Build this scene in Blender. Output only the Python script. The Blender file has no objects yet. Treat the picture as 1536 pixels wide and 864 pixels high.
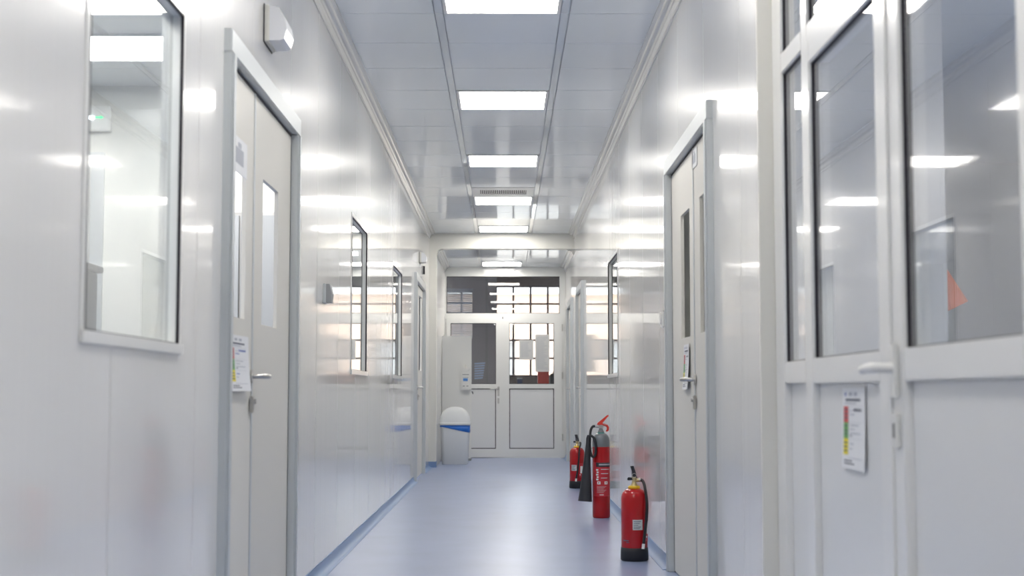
import bpy, bmesh, math, random
from mathutils import Vector, Matrix
random.seed(7)
R = math.radians
sc = bpy.context.scene
COL = sc.collection

# ------------------------------------------------------------------ camera, sky, exposure
cam_d = bpy.data.cameras.new('camera'); cam = bpy.data.objects.new('camera', cam_d); COL.objects.link(cam)
cam_d.sensor_width = 36.0; cam_d.lens = 36.0 * 2133 / 1536
cam_d.clip_start = 0.05; cam_d.clip_end = 300
cam.location = (0, 0, 0.94)
cam.rotation_euler = (R(90) + math.atan(158 / 2133), 0, -R(0.295))
cam_d.dof.use_dof = True; cam_d.dof.focus_distance = 10.5; cam_d.dof.aperture_fstop = 3.5
sc.camera = cam
sc.view_settings.view_transform = 'Standard'; sc.view_settings.look = 'None'
sc.view_settings.gamma = 1; sc.view_settings.use_curve_mapping = False
sc.view_settings.exposure = 0.65
world = bpy.data.worlds.new('overcast_sky'); sc.world = world; world.use_nodes = True
wb = world.node_tree.nodes['Background']
wb.inputs[0].default_value = (0.93, 0.96, 1.0, 1); wb.inputs[1].default_value = 4.0
LAMP = 12.5          # radiance of the corridor panels
ROOM_LAMP = 12.0

# ------------------------------------------------------------------ materials
MATS = {}
def mat(name, col, rough=0.5, metal=0.0, coat=0.0, coat_r=0.05, emit=None, wave=None, speck=0.0, spec=0.5, fine=None):
    m = bpy.data.materials.new(name); m.use_nodes = True
    nt = m.node_tree; b = nt.nodes['Principled BSDF']
    b.inputs['Base Color'].default_value = (*col, 1)
    b.inputs['Roughness'].default_value = rough
    b.inputs['Metallic'].default_value = metal
    b.inputs['Coat Weight'].default_value = coat
    b.inputs['Coat Roughness'].default_value = coat_r
    b.inputs['Specular IOR Level'].default_value = spec
    tc = nt.nodes.new('ShaderNodeTexCoord')
    if emit:
        b.inputs['Emission Color'].default_value = (*emit[0], 1)
        b.inputs['Emission Strength'].default_value = emit[1]
    if speck:
        n = nt.nodes.new('ShaderNodeTexNoise'); n.inputs['Scale'].default_value = 3.0; n.inputs['Detail'].default_value = 6
        nt.links.new(tc.outputs['Object'], n.inputs['Vector'])
        mr = nt.nodes.new('ShaderNodeMapRange')
        mr.inputs[1].default_value = 0.3; mr.inputs[2].default_value = 0.7
        mr.inputs[3].default_value = 1 - speck; mr.inputs[4].default_value = 1 + speck
        nt.links.new(n.outputs[0], mr.inputs[0])
        mx = nt.nodes.new('ShaderNodeVectorMath'); mx.operation = 'SCALE'
        mx.inputs[0].default_value = col
        nt.links.new(mr.outputs[0], mx.inputs['Scale'])
        nt.links.new(mx.outputs[0], b.inputs['Base Color'])
    if wave:
        # slight long waviness of rolled sheet metal: (scale xyz, distance)
        sx, dist = wave
        mp = nt.nodes.new('ShaderNodeMapping'); mp.inputs['Scale'].default_value = sx
        nt.links.new(tc.outputs['Object'], mp.inputs['Vector'])
        n = nt.nodes.new('ShaderNodeTexNoise'); n.inputs['Scale'].default_value = 1.0
        n.inputs['Detail'].default_value = 2.5; n.inputs['Roughness'].default_value = 0.55
        nt.links.new(mp.outputs[0], n.inputs['Vector'])
        bp = nt.nodes.new('ShaderNodeBump'); bp.inputs['Strength'].default_value = 1.0
        bp.inputs['Distance'].default_value = dist
        nt.links.new(n.outputs[0], bp.inputs['Height'])
        if fine:   # fine rolling grain running up the sheet
            mp2 = nt.nodes.new('ShaderNodeMapping'); mp2.inputs['Scale'].default_value = fine[0]
            nt.links.new(tc.outputs['Object'], mp2.inputs['Vector'])
            n2 = nt.nodes.new('ShaderNodeTexNoise'); n2.inputs['Scale'].default_value = 1.0; n2.inputs['Detail'].default_value = 1.0
            nt.links.new(mp2.outputs[0], n2.inputs['Vector'])
            bp2 = nt.nodes.new('ShaderNodeBump'); bp2.inputs['Strength'].default_value = 1.0
            bp2.inputs['Distance'].default_value = fine[1]
            nt.links.new(n2.outputs[0], bp2.inputs['Height']); nt.links.new(bp.outputs[0], bp2.inputs['Normal'])
            bp = bp2
        nt.links.new(bp.outputs[0], b.inputs['Normal'])
        nt.links.new(bp.outputs[0], b.inputs['Coat Normal'])
    MATS[name] = m
    return m

def glass(name, tint=(0.96, 0.975, 0.97), ior=1.62):
    m = bpy.data.materials.new(name); m.use_nodes = True
    nt = m.node_tree; nt.nodes.clear()
    o = nt.nodes.new('ShaderNodeOutputMaterial'); mx = nt.nodes.new('ShaderNodeMixShader')
    tr = nt.nodes.new('ShaderNodeBsdfTransparent'); tr.inputs[0].default_value = (*tint, 1)
    gl = nt.nodes.new('ShaderNodeBsdfGlossy'); gl.inputs['Roughness'].default_value = 0.01
    gl.inputs[0].default_value = (1, 1, 1, 1)
    fr = nt.nodes.new('ShaderNodeFresnel'); ge = nt.nodes.new('ShaderNodeNewGeometry')
    mr = nt.nodes.new('ShaderNodeMapRange')   # same reflectance from either face of the pane
    mr.inputs[3].default_value = ior; mr.inputs[4].default_value = 1.0 / ior
    nt.links.new(ge.outputs['Backfacing'], mr.inputs[0]); nt.links.new(mr.outputs[0], fr.inputs['IOR'])
    nt.links.new(fr.outputs[0], mx.inputs[0]); nt.links.new(tr.outputs[0], mx.inputs[1]); nt.links.new(gl.outputs[0], mx.inputs[2])
    nt.links.new(mx.outputs[0], o.inputs[0])
    MATS[name] = m
    return m

WALL = mat('painted_steel_panel', (0.76, 0.755, 0.74), 0.26, coat=0.8, coat_r=0.055, wave=((0.3, 3.5, 0.12), 0.0006), spec=0.2, fine=((0.5, 45.0, 0.2), 0.00022))
CORE = mat('panel_core', (0.42, 0.43, 0.44), 0.6)
CEIL = mat('ceiling_sheet', (0.76, 0.81, 0.86), 0.3, coat=0.75, coat_r=0.06, wave=((1.0, 0.5, 1.0), 0.0006))
CEILC = mat('ceiling_seam', (0.55, 0.57, 0.6), 0.5)
STRIP = mat('ceiling_runner', (0.73, 0.78, 0.82), 0.2, coat=1.0, coat_r=0.02, wave=((1.0, 0.6, 1.0), 0.0012))
COVE = mat('aluminium_cove', (0.80, 0.80, 0.78), 0.2, metal=0.3)
ALU = mat('satin_aluminium', (0.60, 0.63, 0.645), 0.42, metal=0.55)
DOORM = mat('door_leaf_paint', (0.68, 0.665, 0.62), 0.55, coat=0.12, coat_r=0.3)
WHITE = mat('white_lacquer', (0.80, 0.80, 0.78), 0.35, coat=0.5, coat_r=0.08)
CREAM = mat('cream_plaster', (0.74, 0.73, 0.68), 0.6)
PVC = mat('white_pvc', (0.82, 0.82, 0.81), 0.28, coat=0.5, coat_r=0.08)
PVCP = mat('white_pvc_panel', (0.76, 0.765, 0.765), 0.35, coat=0.4, coat_r=0.12)
FLOOR = mat('blue_linoleum', (0.285, 0.35, 0.54), 0.33, coat=0.35, coat_r=0.22, speck=0.05)
SKIRT = mat('blue_cove_skirting', (0.20, 0.30, 0.50), 0.4, coat=0.15, coat_r=0.25, spec=0.3)
GASKET = mat('black_gasket', (0.015, 0.012, 0.018), 0.6)
LAMPM = mat('lamp_diffuser', (0.9, 0.9, 0.9), 0.4, emit=((1.0, 0.96, 0.90), LAMP))
RLAMPM = mat('room_lamp_diffuser', (0.9, 0.9, 0.9), 0.4, emit=((1.0, 0.99, 0.97), ROOM_LAMP))
FRAMEW = mat('lamp_frame_white', (0.8, 0.8, 0.8), 0.4)
STEEL = mat('brushed_steel', (0.55, 0.54, 0.52), 0.28, metal=1.0)
BRASS = mat('brass', (0.62, 0.50, 0.26), 0.3, metal=1.0)
RED = mat('red_enamel', (0.45, 0.002, 0.006), 0.5, spec=0.15, coat=0.8, coat_r=0.06)
REDP = mat('red_plastic', (0.70, 0.05, 0.03), 0.35)
GREYP = mat('grey_enamel', (0.16, 0.18, 0.20), 0.35, coat=0.4)
BLACK = mat('black_rubber', (0.014, 0.015, 0.02), 0.5)
BLACKP = mat('black_plastic', (0.02, 0.022, 0.03), 0.4)
YELLOW = mat('yellow_plastic', (0.85, 0.55, 0.02), 0.4)
TEAL = mat('teal_seal', (0.02, 0.25, 0.22), 0.4)
PAPER = mat('paper', (0.80, 0.81, 0.83), 0.7)
PAPERG = mat('grey_label', (0.62, 0.65, 0.66), 0.6)
INK = mat('ink_grey', (0.12, 0.13, 0.17), 0.7)
INKL = mat('ink_light', (0.45, 0.47, 0.52), 0.7)
INKB = mat('ink_blue', (0.06, 0.12, 0.42), 0.7)
PRED = mat('print_red', (0.60, 0.09, 0.09), 0.6)
PGREEN = mat('print_green', (0.16, 0.42, 0.12), 0.6)
PYEL = mat('print_yellow', (0.82, 0.70, 0.03), 0.6)
LABELRED = mat('label_red', (0.58, 0.03, 0.045), 0.45)
LABELW = mat('label_white', (0.85, 0.85, 0.84), 0.5)
BLUE = mat('blue_bag', (0.02, 0.16, 0.62), 0.4)
BIN = mat('bin_plastic', (0.72, 0.74, 0.75), 0.3, coat=0.3)
GREYD = mat('dark_grey_wall', (0.42, 0.41, 0.44), 0.7)
BROWN = mat('brown_grey_wall', (0.30, 0.25, 0.24), 0.7)
MIDG = mat('mid_grey_paint', (0.36, 0.37, 0.38), 0.5)
MULL = mat('mullion_paint', (0.14, 0.09, 0.11), 0.5)
BEIGE = mat('beige_render', (0.80, 0.60, 0.47), 0.8)
GROUND = mat('outdoor_paving', (0.45, 0.43, 0.40), 0.8, speck=0.1)
ORANGE = mat('orange_cloth', (0.75, 0.16, 0.08), 0.8)
BLIND = mat('blind_slat_white', (0.82, 0.86, 0.92), 0.5)
SLATB = mat('blue_white_slat', (0.60, 0.75, 0.98), 0.35)
GREEN_E = mat('exit_arrow_green', (0.02, 0.4, 0.12), 0.4, emit=((0.05, 0.8, 0.3), 1.5))
LED = mat('led_tube', (0.9, 0.9, 0.9), 0.4, emit=((0.8, 0.93, 1.0), 14.0))
LENS = mat('frosted_lens', (0.82, 0.83, 0.86), 0.3, coat=0.2)
DARKIN = mat('dark_slot', (0.03, 0.03, 0.035), 0.7)
GLASS = glass('window_glass')
GLASSP = glass('partition_glass', (0.95, 0.96, 0.97), 1.75)
GLASSE = glass('end_door_glass', (0.93, 0.94, 0.95), 1.55)

# ------------------------------------------------------------------ mesh helpers
def link(name, me, m, parent=None):
    o = bpy.data.objects.new(name, me)
    COL.objects.link(o)
    if m and not me.materials:
        for q in (m if isinstance(m, (list, tuple)) else [m]): me.materials.append(q)
    if parent: o.parent = parent
    return o
def tag(o, label=None, cat=None, group=None, kind=None):
    if label: o['label'] = label
    if cat: o['category'] = cat
    if group: o['group'] = group
    if kind: o['kind'] = kind
    return o
def empty(name, loc=(0, 0, 0), rz=0):
    o = bpy.data.objects.new(name, None); COL.objects.link(o)
    o.empty_display_size = 0.1; o.location = loc; o.rotation_euler = (0, 0, rz)
    return o

class MB:
    """collects shapes for one mesh object"""
    def __init__(s): s.v = []; s.f = []; s.mi = []; s.sm = []
    def add(s, vs, fs, mi=0, smooth=False):
        n = len(s.v); s.v += [tuple(q) for q in vs]
        for f in fs:
            s.f.append([i + n for i in f]); s.mi.append(mi); s.sm.append(smooth)
        return s
    def box(s, x0, x1, y0, y1, z0, z1, mi=0, bev=0):
        if x0 > x1: x0, x1 = x1, x0
        if y0 > y1: y0, y1 = y1, y0
        if z0 > z1: z0, z1 = z1, z0
        if bev:
            bm = bmesh.new()
            bmesh.ops.create_cube(bm, size=1)
            bmesh.ops.scale(bm, vec=(x1 - x0, y1 - y0, z1 - z0), verts=bm.verts)
            bmesh.ops.translate(bm, vec=((x0 + x1) / 2, (y0 + y1) / 2, (z0 + z1) / 2), verts=bm.verts)
            bmesh.ops.bevel(bm, geom=bm.edges[:], offset=bev, segments=2, affect='EDGES')
            bm.verts.index_update()
            s.add([v.co[:] for v in bm.verts], [[v.index for v in f.verts] for f in bm.faces], mi, False)
            bm.free(); return s
        vs = [(x, y, z) for x in (x0, x1) for y in (y0, y1) for z in (z0, z1)]
        s.add(vs, [(0, 1, 3, 2), (4, 6, 7, 5), (0, 4, 5, 1), (2, 3, 7, 6), (0, 2, 6, 4), (1, 5, 7, 3)], mi)
        return s
    def lathe(s, prof, seg=32, c=(0, 0, 0), mi=0, sx=1, sy=1):
        vs = []; fs = []
        for r, z in prof:
            for k in range(seg):
                a = 2 * math.pi * k / seg
                vs.append((c[0] + r * sx * math.cos(a), c[1] + r * sy * math.sin(a), c[2] + z))
        for i in range(len(prof) - 1):
            for k in range(seg):
                k2 = (k + 1) % seg
                fs.append((i * seg + k, i * seg + k2, (i + 1) * seg + k2, (i + 1) * seg + k))
        s.add(vs, fs, mi, True)
        n = len(prof) - 1
        s.add(vs[:seg], [list(range(seg))[::-1]], mi, False)
        s.add(vs[n * seg:], [list(range(seg))], mi, False)
        return s
    def tube(s, pts, r, seg=10, mi=0):
        pts = [Vector(p) for p in pts]; n = len(pts)
        rs = r if isinstance(r, (list, tuple)) else [r] * n
        t0 = (pts[1] - pts[0]).normalized()
        u = t0.orthogonal().normalized()
        vs = []; fs = []
        for i, p in enumerate(pts):
            t = ((pts[min(i + 1, n - 1)] - pts[max(i - 1, 0)])).normalized()
            u = (u - t * u.dot(t)).normalized(); w = t.cross(u)
            for k in range(seg):
                a = 2 * math.pi * k / seg
                vs.append(p + (u * math.cos(a) + w * math.sin(a)) * rs[i])
        for i in range(n - 1):
            for k in range(seg):
                k2 = (k + 1) % seg
                fs.append((i * seg + k, i * seg + k2, (i + 1) * seg + k2, (i + 1) * seg + k))
        s.add(vs, fs, mi, True)
        s.add(vs[:seg], [list(range(seg))[::-1]], mi); s.add(vs[-seg:], [list(range(seg))], mi)
        return s
    def extrude(s, poly, axis, a0, a1, mi=0, smooth=False):
        """poly: 2D points in the plane across axis ('x','y','z')"""
        def P(p, a):
            return {'x': (a, p[0], p[1]), 'y': (p[0], a, p[1]), 'z': (p[0], p[1], a)}[axis]
        n = len(poly)
        vs = [P(p, a0) for p in poly] + [P(p, a1) for p in poly]
        s.add(vs, [(i, (i + 1) % n, n + (i + 1) % n, n + i) for i in range(n)], mi, smooth)
        s.add(vs[:n], [list(range(n))[::-1]], mi); s.add(vs[n:], [list(range(n))], mi)
        return s
    def plate(s, axis, a0, a1, u0, u1, w0, w1, holes=(), mi=0):
        """a wall slab: axis 'x' (u=y,w=z), 'y' (u=x,w=z), 'z' (u=x,w=y), with rectangular holes"""
        us = sorted({u0, u1} | {min(max(h[i], u0), u1) for h in holes for i in (0, 1)})
        for i in range(len(us) - 1):
            a, b = us[i], us[i + 1]
            if b - a < 1e-5: continue
            c = (a + b) / 2
            cuts = sorted((max(h[2], w0), min(h[3], w1)) for h in holes if h[0] < c < h[1])
            z = w0
            spans = []
            for q0, q1 in cuts:
                if q0 > z + 1e-5: spans.append((z, q0))
                z = max(z, q1)
            if z < w1 - 1e-5: spans.append((z, w1))
            for q0, q1 in spans:
                if axis == 'x': s.box(a0, a1, a, b, q0, q1, mi)
                elif axis == 'y': s.box(a, b, a0, a1, q0, q1, mi)
                else: s.box(a, b, q0, q1, a0, a1, mi)
        return s
    def build(s, name, m, parent=None, xf=None):
        me = bpy.data.meshes.new(name)
        vs = s.v if xf is None else [tuple(xf @ Vector(v)) for v in s.v]
        me.from_pydata(vs, [], s.f)
        me.polygons.foreach_set('material_index', s.mi)
        me.polygons.foreach_set('use_smooth', s.sm)
        bm = bmesh.new(); bm.from_mesh(me)
        bmesh.ops.recalc_face_normals(bm, faces=bm.faces[:]); bm.to_mesh(me); bm.free()
        me.update()
        return link(name, me, m, parent)

def arc(c, r, a0, a1, n):
    return [(c[0] + r * math.cos(R(a0 + (a1 - a0) * i / n)), c[1] + r * math.sin(R(a0 + (a1 - a0) * i / n))) for i in range(n + 1)]

# ------------------------------------------------------------------ main sizes (metres)
XL, XR = -0.968, 0.893      # faces of the corridor walls
ZC = 3.0                    # ceiling
ZF = 2.795                  # lower ceiling beyond the header
YH0, YH1 = 18.2, 18.36      # header
YE = 20.85                  # end door front
YB = -2.6                   # back end of the corridor
YP = 4.967                  # where the right wall stops and the partition begins
XPT = 0.945                 # face of the partition frame
PT = 0.012                  # panel thickness

def structure(o, label, cat=None): return tag(o, label, cat, None, 'structure')

# floor
fl = MB().box(-0.968, 1.1, YB, YE + .1, -0.05, 0).build('floor', FLOOR)
structure(fl, 'glossy blue linoleum floor running the length of the corridor', 'floor')

# openings
L_DOORS = [(4.833, 6.502, 2.2), (15.19, 16.909, 2.24)]
R_DOORS = [(6.03, 7.671, 2.2), (16.05, 17.35, 2.22), (18.6, 19.9, 2.2)]
L_WINS = [(3.237, 4.236, 1.055, 2.10), (8.93, 9.96, 1.06, 2.085), (12.25, 13.35, 1.07, 2.08)]
R_WINS = [(11.17, 12.23, 1.07, 2.08)]
def holes(doors, wins):
    return [(a + .03, b - .03, -1, t - .03) for a, b, t in doors] + [(a + .025, b - .025, c + .025, d - .025) for a, b, c, d in wins]
HL, HR = holes(L_DOORS, L_WINS), holes(R_DOORS, R_WINS)

def panel_wall(name, side, x, y0, y1, z1, hs, seam0, pitch, label):
    s = side     # -1 left, +1 right ; core lies behind the panels
    core = MB().plate('x', x + s * PT, x + s * 0.055, y0, y1, 0, z1, hs).build(name, CORE)
    structure(core, label, 'wall')
    k0 = math.floor((y0 - seam0) / pitch); y = seam0 + k0 * pitch
    g = 0.002
    while y < y1:
        a, b = max(y + g, y0), min(y + pitch - g, y1)
        if b - a > 0.02:
            m = MB().plate('x', x, x + s * PT, a, b, 0.03, z1, hs)
            if m.v: m.build('panel', WALL, core)
        y += pitch
    return core
panel_wall('wall_left', -1, XL, YB, YE + .1, ZC, HL, 3.504, 0.952, 'long left corridor wall of glossy white steel panels')
panel_wall('wall_right', 1, XR, YP, YE + .1, ZC, HR, 5.35, 0.952, 'long right corridor wall of glossy white steel panels')
# return at the near end of the right wall, strip above the partition, wall behind the camera
cr = MB().box(XR, 1.06, YP - .016, YP, 0, ZC).build('trim_1', CREAM)
structure(cr, 'pale cream corner strip where the right wall meets the glazed partition', 'trim')
wp = MB().box(XPT, 1.02, YB, YP - .016, 2.82, ZC).box(XPT, 1.02, YB, 1.35, 0, 2.82).build('wall_right_near', WHITE)
structure(wp, 'plain white wall above and before the glazed partition', 'wall')
wbk = MB().box(-1.1, 1.1, YB - .05, YB, 0, ZC).build('wall_back', WHITE)
structure(wbk, 'white end wall behind the viewer', 'wall')

# ceiling with separate sheets
ce = MB().box(-1.03, 1.05, YB, YH0, ZC, ZC + .04).build('ceiling', CEILC)
structure(ce, 'main corridor ceiling of blue grey metal sheets', 'ceiling')
PITCH = 0.6525; ROW0 = 7.575 - 16 * PITCH
CX0, CX1 = -0.332, 0.302
lamp_rows = []
i = 0; y = ROW0
mesh_cache = {}
def sheet(x0, x1, y0, y1, z, parent, m=CEIL, name='ceiling_panel', g=0.0025):
    key = (round(x0, 3), round(x1, 3), round(y1 - y0, 3), m.name, z)
    if key not in mesh_cache:
        o = MB().box(x0 + g, x1 - g, g, (y1 - y0) - g, z - 0.008, z, bev=0.0015).build(name, m, parent)
        mesh_cache[key] = o.data
    else:
        o = link(name, mesh_cache[key], m, parent)
    o.location = (0, y0, 0)
    return o
while y < YH0 - 0.02:
    y2 = min(y + PITCH, YH0)
    if y2 > YB + .1:
        ya = max(y, YB)
        sheet(-1.0, CX0 - .048, ya, y2, ZC, ce)
        sheet(CX1 + .048, 0.96, ya, y2, ZC, ce)
        if i % 4 == 3 and y2 - y > 0.6: lamp_rows.append((y, y2))
        elif abs(y - 14.10) < 0.3: VENT_ROW = (y, y2)
        else: sheet(CX0, CX1, ya, y2, ZC, ce)
    y = y2; i += 1
for x0, x1 in ((CX0 - .046, CX0 - .002), (CX1 + .002, CX1 + .046)):
    y = ROW0
    while y < YH0:
        y2 = min(y + PITCH * 4, YH0)
        if y2 > YB: sheet(x0, x1, max(y, YB), y2, ZC, ce, STRIP, 'ceiling_runner', 0.001)
        y = y2

# lamps
def panel_lamp(x0, x1, y0, y1, z, label, group, dm=LAMPM):
    t = empty('ceiling_light', ((x0 + x1) / 2, (y0 + y1) / 2, z))
    w, d = (x1 - x0) / 2, (y1 - y0) / 2
    fr = MB().plate('z', -0.014, -0.001, -w, w, -d, d, [(-w + .018, w - .018, -d + .018, d - .018)])
    fr.build('frame', FRAMEW, t)
    MB().box(-w + .018, w - .018, -d + .018, d - .018, -0.010, -0.003).build('diffuser', dm, t)
    tag(t, label, 'ceiling light', group)
    return t
ordn = {}
vis = [r for r in lamp_rows if r[0] > 6.5]
names = ['square white panel light at the top edge, nearest in the corridor ceiling',
         'square white panel light, second from the viewer in the corridor ceiling',
         'square white panel light, third from the viewer in the corridor ceiling',
         'square white panel light just beyond the slotted air vent',
         'square white panel light next to the white header beam']
for r in lamp_rows:
    if r in vis: lab = names[min(vis.index(r), 4)]
    else: lab = 'square white corridor ceiling light, %s' % ('just before the topmost visible one' if r[0] > 4 else 'above the glazed partition' if r[0] > 1.2 else 'behind the viewer')
    panel_lamp(CX0 + .004, CX1 - .004, r[0] + .012, r[1] - .012, ZC, lab, 'corridor ceiling panel lights')

# vent
vy0, vy1 = VENT_ROW
v = empty('air_vent', ((CX0 + CX1) / 2, (vy0 + vy1) / 2, ZC))
w = (CX1 - CX0) / 2 - .004; d = (vy1 - vy0) / 2 - .004
MB().plate('z', -0.012, -0.001, -w, w, -d, d, [(-.235, .235, -.16, .16)]).build('frame', WHITE, v)
MB().box(-.235, .235, -.16, .16, -0.003, -0.001).build('backing', DARKIN, v)
sl = MB().box(-.0045, .0045, -.16, .16, -.013, -.003).build('slat', WHITE, v)
sl.location = (-.222, 0, 0)
for k in range(1, 24):
    q = sl.copy(); COL.objects.link(q); q.location = (-.222 + k * .0193, 0, 0)
tag(v, 'square slotted white air vent in the ceiling before the fourth panel light', 'vent')

# coves along ceiling (aluminium profiles)
def cove_poly(s, x, z, r=0.062):
    # s=+1: wall at left of the room (profile goes to +x), s=-1: wall at right
    pts = [(x, z), (x, z - r - .012)]
    pts += [(x + s * .006, z - r - .012)]
    c = (x + s * (r + .006), z - r - .006)
    for a in range(0, 91, 10):
        rr = r - (0.006 if a in (20, 30, 60, 70) else 0)
        pts.append((c[0] - s * rr * math.cos(R(a)), c[1] + rr * math.sin(R(a))))
    pts += [(x + s * (r + .018), z - .006), (x + s * (r + .018), z)]
    return pts
n = 2
for s, x, y0, y1, z, lab in ((1, XL, YB, YH0, ZC - .008, 'aluminium cove trim along the left ceiling edge'),
                             (-1, XR, YP, YH0, ZC - .008, 'aluminium cove trim along the right ceiling edge'),
                             (-1, XPT, YB, YP, ZC - .008, 'aluminium cove trim above the glazed partition'),
                             (1, XL + .09, YH1, YE - .02, ZF, 'cove trim on the left beyond the header beam'),
                             (-1, XR, YH1, YE - .02, ZF, 'cove trim on the right beyond the header beam')):
    o = MB().extrude(cove_poly(s, x, z), 'y', y0, y1, smooth=False).build('trim_%d' % n, COVE); n += 1
    structure(o, lab, 'trim')

# floor skirting coves
def skirt_poly(s, x, r=0.05):
    c = (x + s * r, r)
    return [(x, 0)] + [(x, r + .006), (x + s * .003, r + .006)] + [(c[0] - s * (r - .002) * math.cos(R(a)), c[1] - (r - .002) * math.sin(R(a))) for a in range(0, 91, 10)] + [(c[0], 0)]
def skirting(name, s, x, segs, lab):
    m = MB()
    for a, b in segs: m.extrude(skirt_poly(s, x), 'y', a, b, smooth=False)
    structure(m.build(name, SKIRT), lab, 'baseboard')
skirting('baseboard_left', 1, XL, [(YB, 4.833), (6.502, 15.19), (16.909, YH0)], 'blue coved skirting along the foot of the left wall')
skirting('baseboard_right', -1, XR, [(YP, 6.03), (7.671, 16.05), (17.35, 18.6), (19.9, YE - .02)], 'blue coved skirting along the foot of the right wall')

# ------------------------------------------------------------------ header frame with rounded inner corner
def header():
    x0, x1 = XL, XR; xo = XL + .093; r = .07; z1 = ZC
    pts = [(x0, 0.0), (xo, 0.0)] + [(xo, ZF - r)] + arc((xo + r, ZF - r), r, 180, 90, 8)[1:] + [(x1, ZF), (x1, z1), (x0, z1)]
    o = MB().extrude(pts, 'y', YH0, YH1).build('wall_header', CREAM)
    structure(o, 'white header beam with rounded corner and left pier crossing the corridor', 'wall')
    b = MB().box(XL, xo + .004, YH0 - .006, YH0, 0, .075).box(xo, xo + .006, YH0 - .006, YH1, 0, .075).build('baseboard_pier', SKIRT)
    structure(b, 'blue skirting at the foot of the left pier', 'baseboard')
header()
# left wall behind the pier
wl = MB().box(XL, XL + .085, YH1, YE, 0, ZF).build('wall_left_far', WHITE)
structure(wl, 'white wall segment on the left beyond the pier', 'wall')
# lower ceiling beyond the header
c2 = MB().box(XL, XR + .05, YH1, YE + .12, ZF + .008, ZF + .05).build('ceiling_far', CEILC)
structure(c2, 'lower glossy ceiling between header beam and end doors', 'ceiling')
y = YH1
while y < YE:
    y2 = min(y + PITCH * .94, YE + .1)
    for x0, x1, m, nm in ((-.88, CX0 - .046, CEIL, 'ceiling_panel'), (CX0 - .044, CX0 - .002, STRIP, 'ceiling_runner'), (CX0, CX1, CEIL, 'ceiling_panel'),
                      (CX1 + .002, .89, CEIL, 'ceiling_panel')):
        sheet(x0, x1, y, y2, ZF + .008, c2, m, nm)
    y = y2
panel_lamp(-.33, .25, 20.02, 20.6, ZF, 'square white panel light in the lower ceiling before the end doors', 'corridor ceiling panel lights')

# ------------------------------------------------------------------ side windows
wn = 1
def wall_window(s, x, y0, y1, z0, z1, lab):
    """s = -1 left wall (room side is +x)"""
    global wn
    t = empty('window_%d' % wn, (x, (y0 + y1) / 2, z0)); wn += 1
    structure(t, lab, 'window')
    inv = Matrix.Translation(-Vector(t.location))
    f = .03
    MB().plate('x', x - s * .004, x + s * .06, y0, y1, z0, z1, [(y0 + f, y1 - f, z0 + f, z1 - f)]).build('window_frame', WHITE, t, inv)
    sill = MB().box(x - s * .012, x - s * .003, y0 - .004, y1 + .004, z0, z0 + .03, bev=.002).build('sill', WHITE, t, inv)
    h = [(y0 + f + .003, y1 - f - .003, z0 + f + .003, z1 - f - .003)]
    MB().plate('x', x - s * .005, x + s * .004, y0 + f - .004, y1 - f + .004, z0 + f - .004, z1 - f + .004, h).build('gasket', GASKET, t, inv)
    MB().box(x + s * .016, x + s * .022, y0 + f - .002, y1 - f + .002, z0 + f - .002, z1 - f + .002).build('pane', GLASS, t, inv)
wall_window(-1, XL, *L_WINS[0], 'large white framed window nearest in the left wall')
wall_window(-1, XL, *L_WINS[1], 'window in the left wall beyond the grey card reader')
wall_window(-1, XL, *L_WINS[2], 'farthest window in the left wall, before the far left door')
wall_window(1, XR, *R_WINS[0], 'black edged window in the right wall above the extinguishers')

# ------------------------------------------------------------------ double doors in the side walls
dn = 1
def lever(mb_x, s, y, z, diry, parent, inv, m=STEEL, L=.125, cyl=True):
    """lever handle on a wall plane x; s = direction out of the wall into the corridor"""
    h = MB()
    h.tube([(mb_x, y, z), (mb_x + s * .008, y, z)], .026, 20)
    h.tube([(mb_x + s * .006, y, z), (mb_x + s * .045, y, z), (mb_x + s * .055, y + diry * .012, z), (mb_x + s * .056, y + diry * L * .6, z), (mb_x + s * .052, y + diry * L, z)], [.010, .010, .010, .0095, .008], 12)
    h.build('handle', m, parent, inv)
    if cyl:
        c = MB().box(mb_x, mb_x + s * .013, y - .017, y + .017, z - .14, z - .075, bev=.003)
        c.tube([(mb_x, y, z - .095), (mb_x + s * .022, y, z - .095)], .010, 16)
        c.build('lock_cylinder', m, parent, inv)

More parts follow.
